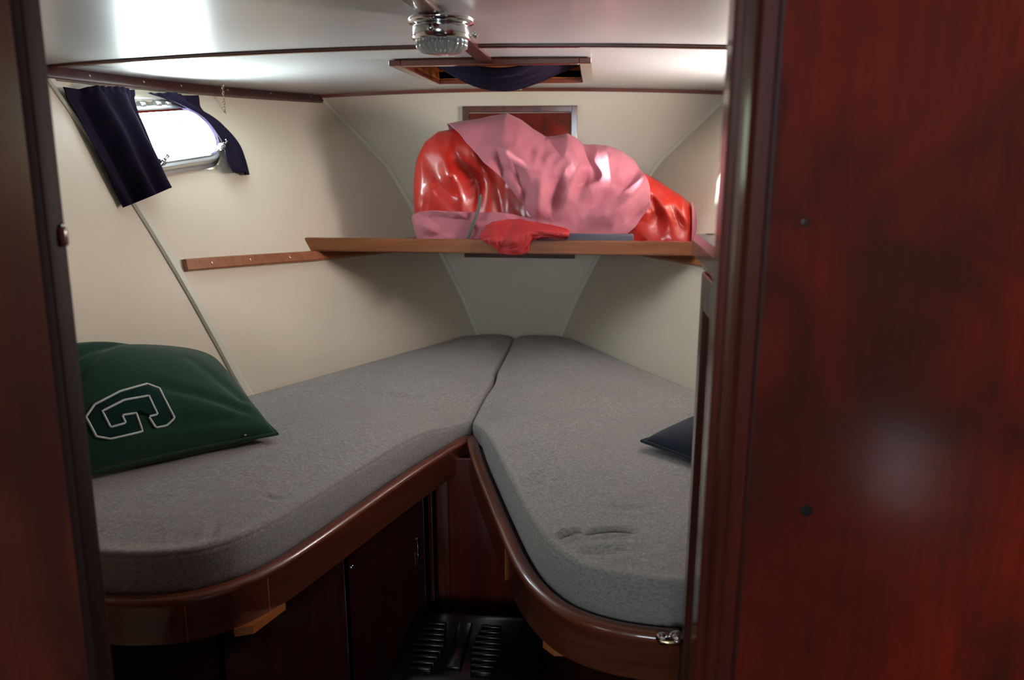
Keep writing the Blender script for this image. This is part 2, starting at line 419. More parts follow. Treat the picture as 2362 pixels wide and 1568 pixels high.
# ------------------------------------------------------------------ portholes
def stadium(hx, hz, n=14):
    out = []
    for k in range(n+1): a = -pi/2+pi*k/n; out.append((hx-hz+hz*cos(a), hz*sin(a)))
    for k in range(n+1): a = pi/2+pi*k/n; out.append((-(hx-hz)+hz*cos(a), hz*sin(a)))
    return out
def porthole(side, label):
    c = PC[side]; n = hn(c.y, c.z, side)
    ex = Vector((0, 1, 0)); ex = (ex-n*ex.dot(n)).normalized(); ez = n.cross(ex)
    if ez.z < 0: ez = -ez
    M = Matrix((ex, ez, n)).transposed().to_4x4(); M.translation = c
    t = thing('window_%d' % (1 if side < 0 else 2), label, 'porthole', c); 
    del t['label']; del t['category']; t['kind'] = 'structure'
    def ring(name, sect, mt):      # sect: (inset, depth) closed profile swept round a stadium
        bm = bmesh.new(); base = [stadium(.187+s, .083+s) for s, d in sect]
        rs = [[bm.verts.new(M @ Vector((p[0], p[1], sect[k][1]))) for p in base[k]] for k in range(len(sect))]
        m_ = len(rs[0])
        for k in range(len(rs)):
            A, B = rs[k], rs[(k+1) % len(rs)]
            for i in range(m_): bm.faces.new((A[i], A[(i+1) % m_], B[(i+1) % m_], B[i]))
        o = bm_obj(name, bm, mt, t, True)
        try: o.data.set_sharp_from_angle(angle=radians(35))
        except Exception: pass
        return o
    ring('window_flange', [(.018, -.030), (.018, .006), (.014, .008), (.006, .008), (.006, -.030)], DULLMETAL)
    ring('window_frame', [(.006, -.035), (.006, .026), (.003, .031), (-.005, .031), (-.008, .026), (-.008, -.035)], DULLMETAL)
    ring('window_sash', [(-.008, .014), (-.008, .028), (-.010, .032), (-.015, .028), (-.015, .014)], CHROME)
    bm = bmesh.new(); v0 = [bm.verts.new(M @ Vector((a, b, .022))) for a, b in stadium(.174, .070)]
    v1 = [bm.verts.new(M @ Vector((a, b, .026))) for a, b in stadium(.174, .070)]
    bm.faces.new(v0); bm.faces.new(v1[::-1])
    for i in range(len(v0)): j = (i+1) % len(v0); bm.faces.new((v0[i], v0[j], v1[j], v1[i]))
    bm_obj('glass', bm, GLASS, t)
    # two hinges above, two screw dogs below
    for hx in (-.085, -.045, .015, .055):
        lathe('hinge', [(0, -.010), (.009, -.010), (.010, -.008), (.010, .008), (.009, .010), (0, .010)], DULLMETAL, t, 14,
              M @ Matrix.Translation((hx, .092, .026)) @ Matrix.Rotation(pi/2, 4, 'Y'))
    for hx in (-.120, .150):
        D = M @ Matrix.Translation((hx, -.078 if hx < 0 else -.058, .030))
        d = lathe('screw_dog', [(.010, -.012), (.010, .002), (.007, .004), (.007, .012), (.011, .014), (.011, .022), (.006, .026), (0, .027)], CHROME, t, 16, D)
        bm = bmesh.new()
        add_box(bm, (-.026, -.0025, .016), (-.006, .0035, .026), .002, 2, D @ Matrix.Rotation(radians(25), 4, 'Z'))
        add_box(bm, (.006, -.0025, .016), (.026, .0035, .026), .002, 2, D @ Matrix.Rotation(radians(25), 4, 'Z'))
        bm_obj('wing', bm, CHROME, d, True)
    return M
PM = porthole(-1, 'port')
porthole(1, 'starboard')

# curtains at the port porthole: pleated cloth lying against the hull
def curtain(name, label, L, R, pleats, amp, base, mt, hem=True, seed=0, th=.0018, free_right=True):
    """L, R: lists of photo points down the left and the right edge, laid on the hull"""
    Lp = resample(catmull([Vector((a, b, 0)) for a, b in L], 8), 4); Rp = resample(catmull([Vector((a, b, 0)) for a, b in R], 8), 4)
    def pick(P, v):
        t = v*(len(P)-1); i = min(int(t), len(P)-2); return P[i].lerp(P[i+1], t-i)
    def f(u, v):
        q = pick(Lp, v).lerp(pick(Rp, v), u)
        P = hull(q.x, q.y, -1, 0.0); n = hn(P.y, P.z, -1)
        a = amp*(.55+.45*v)*sin(u*pleats*2*pi+seed+.9*sin(v*3+seed)+1.2*noise.noise(Vector((u*2, v*1.6, seed))))
        a += .003*noise.noise(Vector((u*7, v*5, seed+3)))
        if hem and v < .06: a *= .6; a += .002*sin(u*pleats*8*pi)
        a += base*(.10+.9*sm((u if free_right else 1-u)*1.7))
        a = max(.012+.010*sm(1-v/.12), a)
        return P+n*a
    return tag(grid(name, f, 90, 60, mt, thick=th), label, 'curtain')
curtain('porthole_curtain', 'dark purple pleated curtain on the aft side of the porthole', [(128, 210), (165, 268), (205, 345), (240, 412), (275, 482)],
        [(276, 231), (283, 270), (318, 345), (350, 410), (366, 447)], 2.6, .014, .056, PURPLE, seed=1)
curtain('porthole_curtain', 'dark purple curtain draped round the forward end of the porthole', [(316, 232), (385, 258), (448, 292), (488, 345), (500, 385), (514, 412)],
        [(446, 230), (463, 262), (512, 298), (545, 336), (560, 372), (569, 407)], 1.6, .006, .040, PURPLE, seed=2.2, free_right=False)
# curtain rod
a_ = hull(215, 223, -1, .007); b_ = hull(425, 234, -1, .007)
rod = tag(tube('curtain_rod', [a_.lerp(b_, i/8) + Vector((.004, 0, .002)) for i in range(9)], .0036, WHITEPL), 'thin white curtain rod above the porthole', 'curtain rod')

# ------------------------------------------------------------------ locker hatch in the bow bulkhead
hx0, hx1, hz0, hz1 = -.206, .210, 1.031, 1.578
t = thing('locker_hatch', 'red-brown mahogany panel hatch set in the bow wall behind the bundle', 'hatch', (0, BOW, hz0))
bm = bmesh.new(); w = .022; yb, yf = BOW-.001, BOW-.016
for lo, hi in (((hx0, yf, hz0), (hx0+w, yb, hz1)), ((hx1-w, yf, hz0), (hx1, yb, hz1)), ((hx0+w, yf, hz1-w), (hx1-w, yb, hz1)), ((hx0+w, yf, hz0), (hx1-w, yb, hz0+w))):
    add_box(bm, lo, hi, .0025, 2)
bm_obj('frame', bm, MAHOG, t)
box('panel', (hx0+w+.002, BOW-.008, hz0+w+.002), (hx1-w-.002, yb, hz1-w-.002), FIGURED, t, bevel=.001)

# ------------------------------------------------------------------ shelf, lip and cleats
t = thing('shelf', 'varnished teak shelf with a raised front lip across the bow', 'shelf', (0, 2.6, 1.1))
zsb = 1.104
pl = [(-(W(y, zsb)-.006), y) for y in [2.43+(2.905-2.43)*i/14 for i in range(15)]]
prism('board', pl+[(-x, y) for x, y in reversed(pl)], zsb, 1.113, TEAK, t)
l0 = aty(685, 552, 2.40); l1 = aty(703, 579, 2.40)
xr = W(2.41, 1.13)-.012
bm = bmesh.new()
A = [(-.655, 1.150), (-.640, 1.108), (xr, 1.108), (xr+.01, 1.150)]
f0 = [bm.verts.new((x, 2.402, z)) for x, z in A]; f1 = [bm.verts.new((x, 2.428, z)) for x, z in A]
bm.faces.new(f0); bm.faces.new(f1[::-1])
for i in range(4): bm.faces.new((f0[i], f0[(i+1) % 4], f1[(i+1) % 4], f1[i]))
bmesh.ops.bevel(bm, geom=list(bm.edges), offset=.003, segments=2, affect='EDGES')
bm_obj('lip', bm, TEAK, t)
for side in (-1, 1):
    def zc(y): return interp(y, [1.945, 2.38, 2.9], [1.120, 1.091, 1.078])
    ys = [1.950+(2.90-1.950)*i/30 for i in range(31)] if True else None
    pts = [hp(y, zc(y), side, .0) for y in ys]
    c = sweep('shelf_cleat', pts, [(-.0165, .001), (.0165, .001), (.0165, .012), (.013, .016), (-.013, .016), (-.0165, .012)], TEAK, ups=[hn(p.y, p.z, side) for p in pts])
    tag(c, 'reddish teak cleat screwed to the port hull side below the shelf' if side < 0 else 'short teak cleat under the shelf on the starboard hull side', 'cleat')
    for y in (2.03, 2.16, 2.30):
        p = hp(y, zc(y), side); n = hn(y, p.z, side); q = n.to_track_quat('Z', 'Y').to_matrix().to_4x4(); q.translation = p+n*.0155
        lathe('screw', [(.004, 0), (.004, .0012), (.0015, .0018), (0, .0018)], CHROME, c, 8, q)

# ------------------------------------------------------------------ bunks
ZR = .667
railL_px = [(1076, 1006), (1000, 1052), (900, 1118), (800, 1188), (710, 1250), (640, 1295), (560, 1335), (480, 1362), (400, 1376), (310, 1381), (245, 1378)]
railR_px = [(1088, 1006), (1104, 1062), (1130, 1128), (1160, 1200), (1196, 1280), (1235, 1342), (1290, 1392), (1350, 1422), (1430, 1444), (1510, 1456), (1570, 1460)]
PL = [atz(a, b, ZR) for a, b in railL_px]; PL += [Vector((PL[-1].x-.12, PL[-1].y+.001, ZR)), Vector((-.80, PL[-1].y+.003, ZR))]
PR = [atz(a, b, ZR) for a, b in railR_px]
PR[-1].x = min(PR[-1].x, .428)
pathL = resample(catmull(PL, 8), .02); pathR = resample(catmull(PR, 8), .02)
def inset(path, d, sgn):
    out = []
    for (p, s, u) in frames(path): out.append(p+s*d*sgn)
    return out
# frames(): side vector = tangent x up
hgt = .082
railprof = [(-.014, -hgt), (.012, -hgt), (.014, -hgt+.004), (.014, -.012), (.016, -.009), (.016, -.003), (.011, .003), (0, .005), (-.010, .002), (-.014, -.004)]
def bunk_outline(path, side, z, hull_off, yend):
    """closed plan outline: front path (bow -> aft), then the hull from aft to bow"""
    out = [Vector((p.x, p.y, z)) for p in path]
    y = path[-1].y
    k = 30
    for i in range(k+1):
        yy = y+(yend-y)*i/k; out.append(Vector((side*(W(yy, z)-hull_off), yy, z)))
    return out
bunkL = thing('bunk', 'built-in mahogany bunk on the left with curved fiddle rail', 'bunk', (-.5, 1.8, 0))
bunkR = thing('bunk', 'built-in mahogany bunk on the right with deeply curved rail', 'bunk', (.5, 1.8, 0))
PRf = pathR+[Vector((.55, pathR[-1].y, ZR)), Vector((.75, pathR[-1].y, ZR))]
for bk, pth, side in ((bunkL, pathL, -1), (bunkR, pathR, 1)):
    # which side of the path faces out into the gangway
    sgn = 1
    fr = frames(pth)[len(pth)//2]
    out_dir = Vector((1, -.6, 0)) if side < 0 else Vector((-1, -.6, 0))
    sgn = 1 if fr[1].dot(out_dir) > 0 else -1
    prof = [(a*sgn, b) for a, b in railprof]
    sweep('rail', pth, prof, MAHOG_H, bk)
    o = bunk_outline(pth if side < 0 else PRf, side, .655, .004, 2.91)
    pts = [(p.x, p.y) for p in o]
    prism('platform', pts, .635, .653, DARKWOOD, bk)
    # joints between the laminated pieces of the rail
    for fx in ((.60, .70) if side < 0 else (.58,)):
        i = int(fx*(len(pth)-1)); p, s, u = frames(pth)[i]
        Mx = Matrix((s*sgn, s.cross(u), u)).transposed().to_4x4(); Mx.translation = p
        box('joint', (.0135, -.0008, -hgt), (.0146, .0008, -.012), ORANGEWOOD, bk, M=Mx)
# recessed locker fronts
def vpanel(bk, a, b, z0, z1, mt, name='locker_front', th=.015):
    a = Vector((*a, 0)); b = Vector((*b, 0)); d = (b-a).normalized(); n = d.cross(Vector((0, 0, 1)))
    Mx = Matrix((d, n, Vector((0, 0, 1)))).transposed().to_4x4(); Mx.translation = a
    return box(name, (0, -th/2, z0), ((b-a).length, th/2, z1), mt, bk, M=Mx, bevel=.002), Mx
La, Lb = Vector((-.405, 1.24)), Vector((-.128, 1.87))
dL = (Lb-La); LL = dL.length
vpanel(bunkL, La, La+dL*.49, .06, .634, DARKWOOD, 'locker_door')
ld, Mld = vpanel(bunkL, La+dL*.505, La+dL*.93, .06, .634, DARKWOOD, 'locker_door')
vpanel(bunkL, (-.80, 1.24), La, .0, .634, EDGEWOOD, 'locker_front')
vpanel(bunkL, La, Lb, 0, .055, DARKWOOD, 'plinth', .03)
for k, (fa, fb, th) in enumerate(((.935, .962, .036), (.966, .985, .024))):
    vpanel(bunkL, La+dL*fa, La+dL*fb, 0, .634, MAHOG, 'stile', th)
# flush ring pull and cupboard catch
hp_ = aty(980, 1265, 1.80); 
s_ = .80*LL*.44/.425
Mh = Mld @ Matrix.Translation((LL*.36, .0, 0))
bm = bmesh.new(); 
sd_ = 1 if (Mld.to_3x3() @ Vector((0, 1, 0))).x > 0 else -1
add_box(bm, (.004, .0075*sd_-.0025, .38), (.012, .0075*sd_+.0035, .45), .0012, 2, Mh)
bm_obj('handle_plate', bm, CHROME, ld, True)
lathe('catch', [(.006, 0), (.006, .008), (.0075, .010), (.004, .014), (0, .014)], CHROME, ld, 12,
      Mld @ Matrix.Translation((.004, .008*sd_, .497)) @ Matrix.Rotation(-pi/2*sd_, 4, 'X'))
# starboard locker front and the end panel between the bunks
Ra, Rb = Vector((.375, 1.24)), Vector((.135, 1.87))
vpanel(bunkR, Rb, Ra, 0, .634, DARKWOOD, 'locker_front')
vpanel(bunkR, Ra, (.42, 1.20), 0, .634, DARKWOOD, 'locker_front')
ep = thing('end_panel', 'tall reddish mahogany panel closing the gap between the two bunks', 'panel', (0, 1.9, 0))
box('panel', (-.126, 1.885, 0), (.15, 1.90, .634), DOORCASE, ep, bevel=.002)
box('stile', (-.118, 1.876, 0), (-.085, 1.886, .634), MAHOG, ep, bevel=.003)
# knees under the rails
for bk, px, py, dx in ((bunkL, 560, 1452, -1), (bunkR, 1265, 1490, 1)):
    c = atz(px, py, ZR-hgt-.004)
    pts = [(c.x-.050, c.y+.040), (c.x+.045, c.y+.085), (c.x+.018, c.y+.005), (c.x-.012, c.y-.008)] if dx < 0 else [(c.x-.010, c.y+.01), (c.x-.016, c.y+.10), (c.x+.06, c.y+.06), (c.x+.05, c.y-.01), (c.x+.01, c.y-.012)]
    prism('knee', pts, ZR-hgt-.014, ZR-hgt+.002, ORANGEWOOD, bk)

# ------------------------------------------------------------------ cushions
def dipz(x, y): return .040*exp(-(((x+.04)**2*1.3+(y-1.96)**2)/.15**2))
def cushion(name, label, outline, zbot, ztop, wrinkle, axis, seam=True):
    O = resample(outline, .009, True); n = len(O)
    A, B = axis; AB = B-A
    C = [A+AB*max(0, min(1, (p-A).dot(AB)/AB.length_squared)) for p in O]
    # side rings then top rings
    verts = []; faces = []
    nrm = []
    area_ = sum(O[i].x*O[(i+1) % n].y-O[(i+1) % n].x*O[i].y for i in range(n))
    for i in range(n):
        t_ = (O[(i+2) % n]-O[i-2]).normalized(); v = Vector((t_.y, -t_.x, 0))
        nrm.append(v if area_ > 0 else -v)
    H = ztop-zbot
    rings = [(-.010, 0), (-.002, .004), (.001, H*.3), (.002, H*.55), (.0015, H-.016), (.0005, H-.011), (-.0012, H-.0085), (-.0005, H-.006), (-.003, H-.0015), (-.008, H+.001)]
    for off, z in rings:
        for i in range(n): verts.append(O[i]+nrm[i]*off+Vector((0, 0, zbot+z-dipz(O[i].x, O[i].y)*z/H)))
    nr = 92
    base = [O[i]-nrm[i]*.008 for i in range(n)]
    for k in range(1, nr+1):
        r = 1-k/nr; r = r if k < nr else 0.0
        for i in range(n):
            p = C[i].lerp(base[i], r)
            d = (p-base[i]).length
            z = ztop+.001+.010*sm(d/.12)+wrinkle(p.x, p.y)*sm(d/.03)
            verts.append(Vector((p.x, p.y, z-dipz(p.x, p.y))))
    R_ = len(rings)+nr
    for k in range(R_-1):
        for i in range(n):
            a = k*n+i; b = k*n+(i+1) % n; faces.append((a, b, b+n, a+n))
    faces.append(tuple(range(n))[::-1])
    me = bpy.data.meshes.new(name); me.from_pydata([tuple(v) for v in verts], [], faces)
    bm = bmesh.new(); bm.from_mesh(me); bmesh.ops.remove_doubles(bm, verts=bm.verts, dist=1e-5); 
    o = bm_obj(name, bm, FABRIC, None, True)
    o.data.set_sharp_from_angle(angle=radians(60))
    return tag(o, label, 'cushion')
def nz(x, y, s, k=0): return noise.noise(Vector((x*s, y*s, k)))
def crease(x, y, ax, ay, bx, by, wdt, dep):
    a = Vector((ax, ay)); b = Vector((bx, by)); p = Vector((x, y)); ab = b-a
    t = (p-a).dot(ab)/ab.length_squared
    if t < -.2 or t > 1.2: return 0
    q = a+ab*max(0, min(1, t)); d = (p-q).length; f = 1-abs(2*max(0, min(1, t))-1)**2
    wdt *= 1.25; dep *= 1.9
    return -dep*f*exp(-(d/wdt)**2)+dep*.6*f*exp(-((d-wdt*1.9)/wdt)**2)
def px2(px, py): v = atz(px, py, .757); return (v.x, v.y)
CR_R = [(px2(1265, 1232), px2(1350, 1212), .006, .0075), (px2(1330, 1222), px2(1470, 1226), .005, .006), (px2(1200, 1105), px2(1265, 1075), .006, .003),
        (px2(1215, 1112), px2(1330, 1100), .006, .002), (px2(1300, 1255), px2(1480, 1262), .008, .003), (px2(1285, 1290), px2(1420, 1305), .007, .0025), (px2(1350, 1160), px2(1500, 1175), .009, .002)]
CR_L = [(px2(600, 1138), px2(650, 1144), .005, .0022), (px2(470, 1255), px2(500, 1190), .006, .002), (px2(850, 905), px2(1000, 915), .012, .0025)]
def wr(creases, k):
    def f(x, y):
        z = .0045*nz(x, y, 4.5, k)+.0015*nz(x, y, 14, k)+.0010*nz(x*.6, y*2.2, 18, k+4)
        for a, b, w_, d_ in creases: z += crease(x, y, *a, *b, w_, d_)
        return z
    return f
zc0, zc1 = .655, .745
fL = frames(pathL); sL = -1 if fL[len(fL)//2][1].dot(Vector((1, -.6, 0))) > 0 else 1
inL = [p+s*.013*sL for p, s, u in fL]
fR = frames(PRf); sR = -1 if frames(pathR)[len(pathR)//2][1].dot(Vector((-1, -.6, 0))) > 0 else 1
fRr = frames(pathR); inR = [p+s*.020*sR for p, s, u in fRr]
def z0(v): return Vector((v.x, v.y, 0))
def corner(pts, a=.02): return pts
# port cushion: seam at x=-.014 from the notch to the tip
seamL = [Vector((-.034, 2.835, 0)), Vector((-.018, 2.815, 0)), Vector((-.012, 2.77, 0)), Vector((-.016, 2.5, 0)), Vector((-.020, 2.35, 0)), Vector((-.014, 2.22, 0)), Vector((-.032, 2.08, 0)), Vector((-.040, pathL[0].y+.035, 0)), Vector((-.049, pathL[0].y+.006, 0))]
outL = [Vector((-.10, 2.862, 0)), Vector((-.06, 2.856, 0))]+seamL
outL += [z0(v) for v in inL[:-1] if v.y < pathL[0].y-.03]
yb_ = inL[-1].y
outL += [Vector((-.80, yb_+.0, 0)), Vector((-.84, yb_+.03, 0))]
def hullside(side, ya, yb, n=16): return [Vector((side*(W(ya+(yb-ya)*i/n, .70)-.006), ya+(yb-ya)*i/n, 0)) for i in range(n+1)]
outL += hullside(-1, 1.25, 2.74)
outL += [Vector((-.205, 2.82, 0))]
cushion('bunk_cushion', 'long grey heather cushion on the left bunk with green pillow on it', catmull(outL, 4, True), zc0, zc1, wr(CR_L, 1.3),
        (Vector((-.48, 1.50, 0)), Vector((-.14, 2.55, 0))))
outR = [Vector((.12, 2.862, 0)), Vector((.06, 2.866, 0)), Vector((.022, 2.855, 0)), Vector((.000, 2.825, 0)), Vector((-.006, 2.78, 0)), Vector((-.008, 2.5, 0)), Vector((-.012, 2.35, 0)), Vector((-.006, 2.22, 0)), Vector((-.024, 2.08, 0)), Vector((-.032, pathL[0].y+.035, 0)), Vector((-.030, pathL[0].y+.004, 0))]
outR += [z0(v) for v in inR if v.y < pathL[0].y-.04]
yb_ = inR[-1].y
outR += [Vector((.55, yb_, 0)), Vector((.80, yb_+.0, 0)), Vector((.85, yb_+.03, 0))]
outR += hullside(1, 1.25, 2.74)
outR += [Vector((.205, 2.82, 0))]
cushion('bunk_cushion', 'grey heather cushion with wrinkles on the right bunk', catmull(outR, 4, True), zc0, zc1, wr(CR_R, 5.3),
        (Vector((.46, 1.50, 0)), Vector((.15, 2.55, 0))))

# ------------------------------------------------------------------ scatter pillows
def pillow(name, corners, thick, nrm, mt, wrinkles, n=56, pinch=.10, droop=None):
    """corners A,B,C,D counter-clockwise seen from the front; front and back sheets bulge along nrm"""
    A, B, C_, D = [Vector(c) for c in corners]; nrm = Vector(nrm).normalized()
    def pos(u, v, s):
        uu = u*2-1; vv = v*2-1
        k = pinch*.5
        eu = uu*(1-k*(1-vv*vv)*1.0*abs(uu)); ev = vv*(1-k*(1-uu*uu)*abs(vv))
        u2 = (eu+1)/2; v2 = (ev+1)/2
        P = A.lerp(B, u2).lerp(D.lerp(C_, u2), v2)
        edge = (1-abs(uu)**2.6)*(1-abs(vv)**2.6)
        bul = thick*max(0, edge)**.5
        w_ = wrinkles(u, v)*sm(edge*2.5)
        return P+nrm*(s*bul*(1 if s > 0 else .55)+w_)
    verts = []; faces = []
    for s in (1, -1):
        for j in range(n+1):
            for i in range(n+1): verts.append(pos(i/n, j/n, s))
    N1 = (n+1)*(n+1)
    for s in (0, 1):
        for j in range(n):
            for i in range(n):
                a = s*N1+j*(n+1)+i; q = (a, a+1, a+n+2, a+n+1); faces.append(q if s == 0 else q[::-1])
    me = bpy.data.meshes.new(name); me.from_pydata([tuple(v) for v in verts], [], faces)
    bm = bmesh.new(); bm.from_mesh(me); bmesh.ops.remove_doubles(bm, verts=bm.verts, dist=2e-4)
    o = bm_obj(name, bm, mt, None, True)
    edge = [pos(i/n, 0, 1) for i in range(n)]+[pos(1, j/n, 1) for j in range(n)]+[pos(1-i/n, 1, 1) for i in range(n)]+[pos(0, 1-j/n, 1) for j in range(n)]
    return o, edge
zb_ = .768
PA = atz(640, 1000, .775)                      # near right corner, on the cushion
PB = atz(212, 1095, .772); PB = PB+(PB-PA)*.16 # near left corner hidden by the door jamb
PT = hull(500, 832, -1, .055)                  # far right
PU = hull(120, 800, -1, .05)
def wr_g(u, v):
    w_ = .006*noise.noise(Vector((u*3, v*3, 1)))
    # soft folds running to the near right corner
    for (a, b, c_, d_, wd, dp) in ((.98, .05, .35, .10, .03, .010), (.95, .10, .45, .35, .035, .008), (.9, .25, .7, .6, .04, .006), (.05, .5, .3, .85, .04, .007), (.1, .75, .5, .95, .04, .006)):
        A_ = Vector((a, b)); B_ = Vector((c_, d_)); p = Vector((u, v)); ab = B_-A_
        t_ = max(0, min(1, (p-A_).dot(ab)/ab.length_squared)); d = (p-A_-ab*t_).length
        w_ -= 1.6*dp*exp(-(d/wd)**2)*(1-.6*t_)
    return w_
nG = ((PA-PB).cross(PT-PA)).normalized()
if nG.z < 0: nG = -nG
gp, edge = pillow('pillow', (PB, PA, PT, PU), .090, nG, GREEN, wr_g)
tag(gp, 'bottle green fleece pillow with an outlined block letter', 'pillow')
tube('piping', resample(edge, .01, True), .0042, GREEN, gp, 6, True)
# appliqué letter: projected on to the pillow's own surface
gz = [(487, 1180), (535, 1110), (680, 1035), (830, 993), (900, 1020), (985, 1185), (940, 1228), (880, 1240), (840, 1178), (890, 1165), (840, 1060), (700, 1085), (578, 1147),
      (625, 1238), (710, 1213), (690, 1170), (770, 1158), (805, 1262), (625, 1303), (545, 1290)]
gpx = [Vector((a*.4082, 480+b*.4082, 0)) for a, b in gz]
dg = bpy.context.evaluated_depsgraph_get()
bvh = BVHTree.FromPolygons([v.co for v in gp.data.vertices], [tuple(p.vertices) for p in gp.data.polygons])
def on_pillow(q, off):
    d = ray(q.x, q.y).normalized(); h_ = bvh.ray_cast(EYE, d)
    if h_[0] is None: return None
    n_ = h_[1]; n_ = n_ if n_.dot(d) < 0 else -n_
    return h_[0]+n_*off
loop = resample(gpx, 5, True); pts = [on_pillow(q, .0016) for q in loop]; pts = [p for p in pts if p]
tube('letter_outline', pts, .0024, THREAD, gp, 6, True)
bm = bmesh.new(); vs = [bm.verts.new(q) for q in gpx]; bm.faces.new(vs)
bmesh.ops.triangulate(bm, faces=bm.faces); bmesh.ops.subdivide_edges(bm, edges=bm.edges, cuts=7, use_grid_fill=True)
ok = True
for v in list(bm.verts):
    p = on_pillow(v.co, .0008)
    if p is None: bm.verts.remove(v)
    else: v.co = p
o = bm_obj('letter', bm, GREEN_D, gp, True); sdf = o.modifiers.new('solid', 'SOLIDIFY'); sdf.thickness = .0008; sdf.offset = 1
# button at the near right corner
bp = on_pillow(Vector((565, 1003, 0)), .002)
if bp: lathe('button', [(.0035, 0), (.0035, .002), (0, .0025)], CHROME, gp, 10, Matrix.Translation(bp))

c0 = atz(1480, 1017, .775)
nA = c0; nB = atz(1600, 1065, .775); dd = (nB-nA).normalized(); side_ = Vector((-dd.y, dd.x, 0))
nB = nA+dd*.30; nC = nB+side_*.26+Vector((0, 0, .03)); nD = nA+side_*.26+Vector((.02, 0, .03))
def wr_n(u, v): return .004*noise.noise(Vector((u*3, v*3, 9)))
npil, edge = pillow('pillow', (nA, nB, nC, nD), .048, (0, 0, 1), NAVY, wr_n, n=36)
tag(npil, 'dark navy pillow half hidden on the right bunk', 'pillow')
tube('piping', resample(edge, .012, True), .0038, NAVY, npil, 6, True)
bvn = BVHTree.FromPolygons([v.co for v in npil.data.vertices], [tuple(p.vertices) for p in npil.data.polygons])
sp = []
for k in range(25):
    q = nD.lerp(nC, .1+.8*k/24)-side_*.05
    h_ = bvn.ray_cast(q+Vector((0, 0, .4)), Vector((0, 0, -1)))
    if h_[0]: sp.append(h_[0]+Vector((0, 0, .001)))
if len(sp) > 3: tube('stitching', sp, .0018, THREAD, npil, 5)

# ------------------------------------------------------------------ the red and pink bundle on the shelf
bd = thing('folded_bundle', 'bundle of glossy red vinyl wrapped in faded pink cloth on the shelf', 'bundle', (.1, 2.62, 1.11))
YC = 2.60
sil = [(958, 400), (966, 358), (985, 325), (1012, 303), (1080, 292), (1130, 281), (1172, 277), (1200, 290), (1230, 312), (1258, 326), (1310, 322), (1345, 342), (1400, 352), (1432, 362),
       (1468, 388), (1520, 418), (1570, 450), (1592, 468), (1603, 505)]
SX = [aty(a, b, YC).x for a, b in sil]; SZ = [aty(a, b, YC).z for a, b in sil]
XL, XR = SX[0], SX[-1]+.006
def top(x): return interp(x, SX, SZ)
ZB = 1.1135
def endf(x):
    a = (x-XL)/.05; b = (XR-x)/.05
    return sqrt(max(0, min(1, a)*(2-min(1, a))))*sqrt(max(0, min(1, b)*(2-min(1, b)))) if a > 0 and b > 0 else 0
def fold_noise(x, s, k): return noise.noise(Vector((x, s, k)))
# explicit creases on the cloth, from the photograph: (x0,y0,x1,y1,width px, depth m) in photo pixels on the near face
CRS = [(1150, 352, 1160, 420, 12, .016), (1160, 420, 1190, 480, 12, .020), (1190, 480, 1240, 515, 12, .016), (1155, 350, 1235, 400, 14, -.014), (1190, 385, 1215, 480, 13, .014),
       (1225, 400, 1180, 470, 12, -.010), (1250, 400, 1240, 500, 16, -.014), (1290, 415, 1265, 500, 13, .014), (1330, 400, 1300, 470, 14, -.012), (1300, 440, 1400, 405, 13, .014),
       (1345, 345, 1370, 400, 12, .012), (1370, 400, 1330, 430, 12, .010), (1400, 370, 1410, 430, 15, -.012), (1420, 440, 1340, 500, 13, .012), (1490, 430, 1410, 500, 14, -.012),
       (1470, 400, 1425, 455, 12, .012), (1100, 430, 1165, 470, 14, .012), (1060, 350, 1110, 430, 18, -.010), (1120, 300, 1085, 380, 24, .008), (1500, 470, 1440, 515, 12, .012),
       (1040, 320, 1120, 440, 10, -.008), (1265, 330, 1300, 370, 18, .008), (1230, 505, 1300, 520, 12, .010), (1330, 505, 1440, 490, 16, -.010)]
CORE_CR = [(1010, 340, 1055, 430, 16, .014), (985, 430, 1080, 385, 18, .010), (1060, 470, 1000, 410, 14, -.010), (1030, 360, 1090, 400, 16, -.010),
           (1478, 410, 1560, 520, 10, .014), (1520, 425, 1590, 520, 9, .012), (1455, 505, 1545, 470, 10, .010), (1500, 420, 1520, 530, 10, -.012), (1545, 450, 1570, 530, 9, -.010)]
CRS += [(985, 500, 1085, 532, 10, .012), (1000, 545, 1115, 490, 10, .012), (1035, 478, 1105, 520, 9, -.010), (975, 520, 1040, 548, 9, -.008)]
def seg_d(px, py, c):
    ax, ay, bx, by, w_, dp = c; dx, dy = bx-ax, by-ay
    t_ = max(0, min(1, ((px-ax)*dx+(py-ay)*dy)/(dx*dx+dy*dy)))
    d = sqrt((px-ax-dx*t_)**2+(py-ay-dy*t_)**2)
    if d > w_*2.4: return 0
    f = .35+.65*sin(pi*min(1, max(0, t_)))
    r_ = max(0, 1-abs(d)/(w_*2.0)); return dp*1.9*f*(.75*r_+.25*r_*r_)
def to_px(P):
    d = P-EYE; w_ = d.dot(cF); return 1181+FPX*d.dot(cR)/w_, 784-FPX*d.dot(cU)/w_
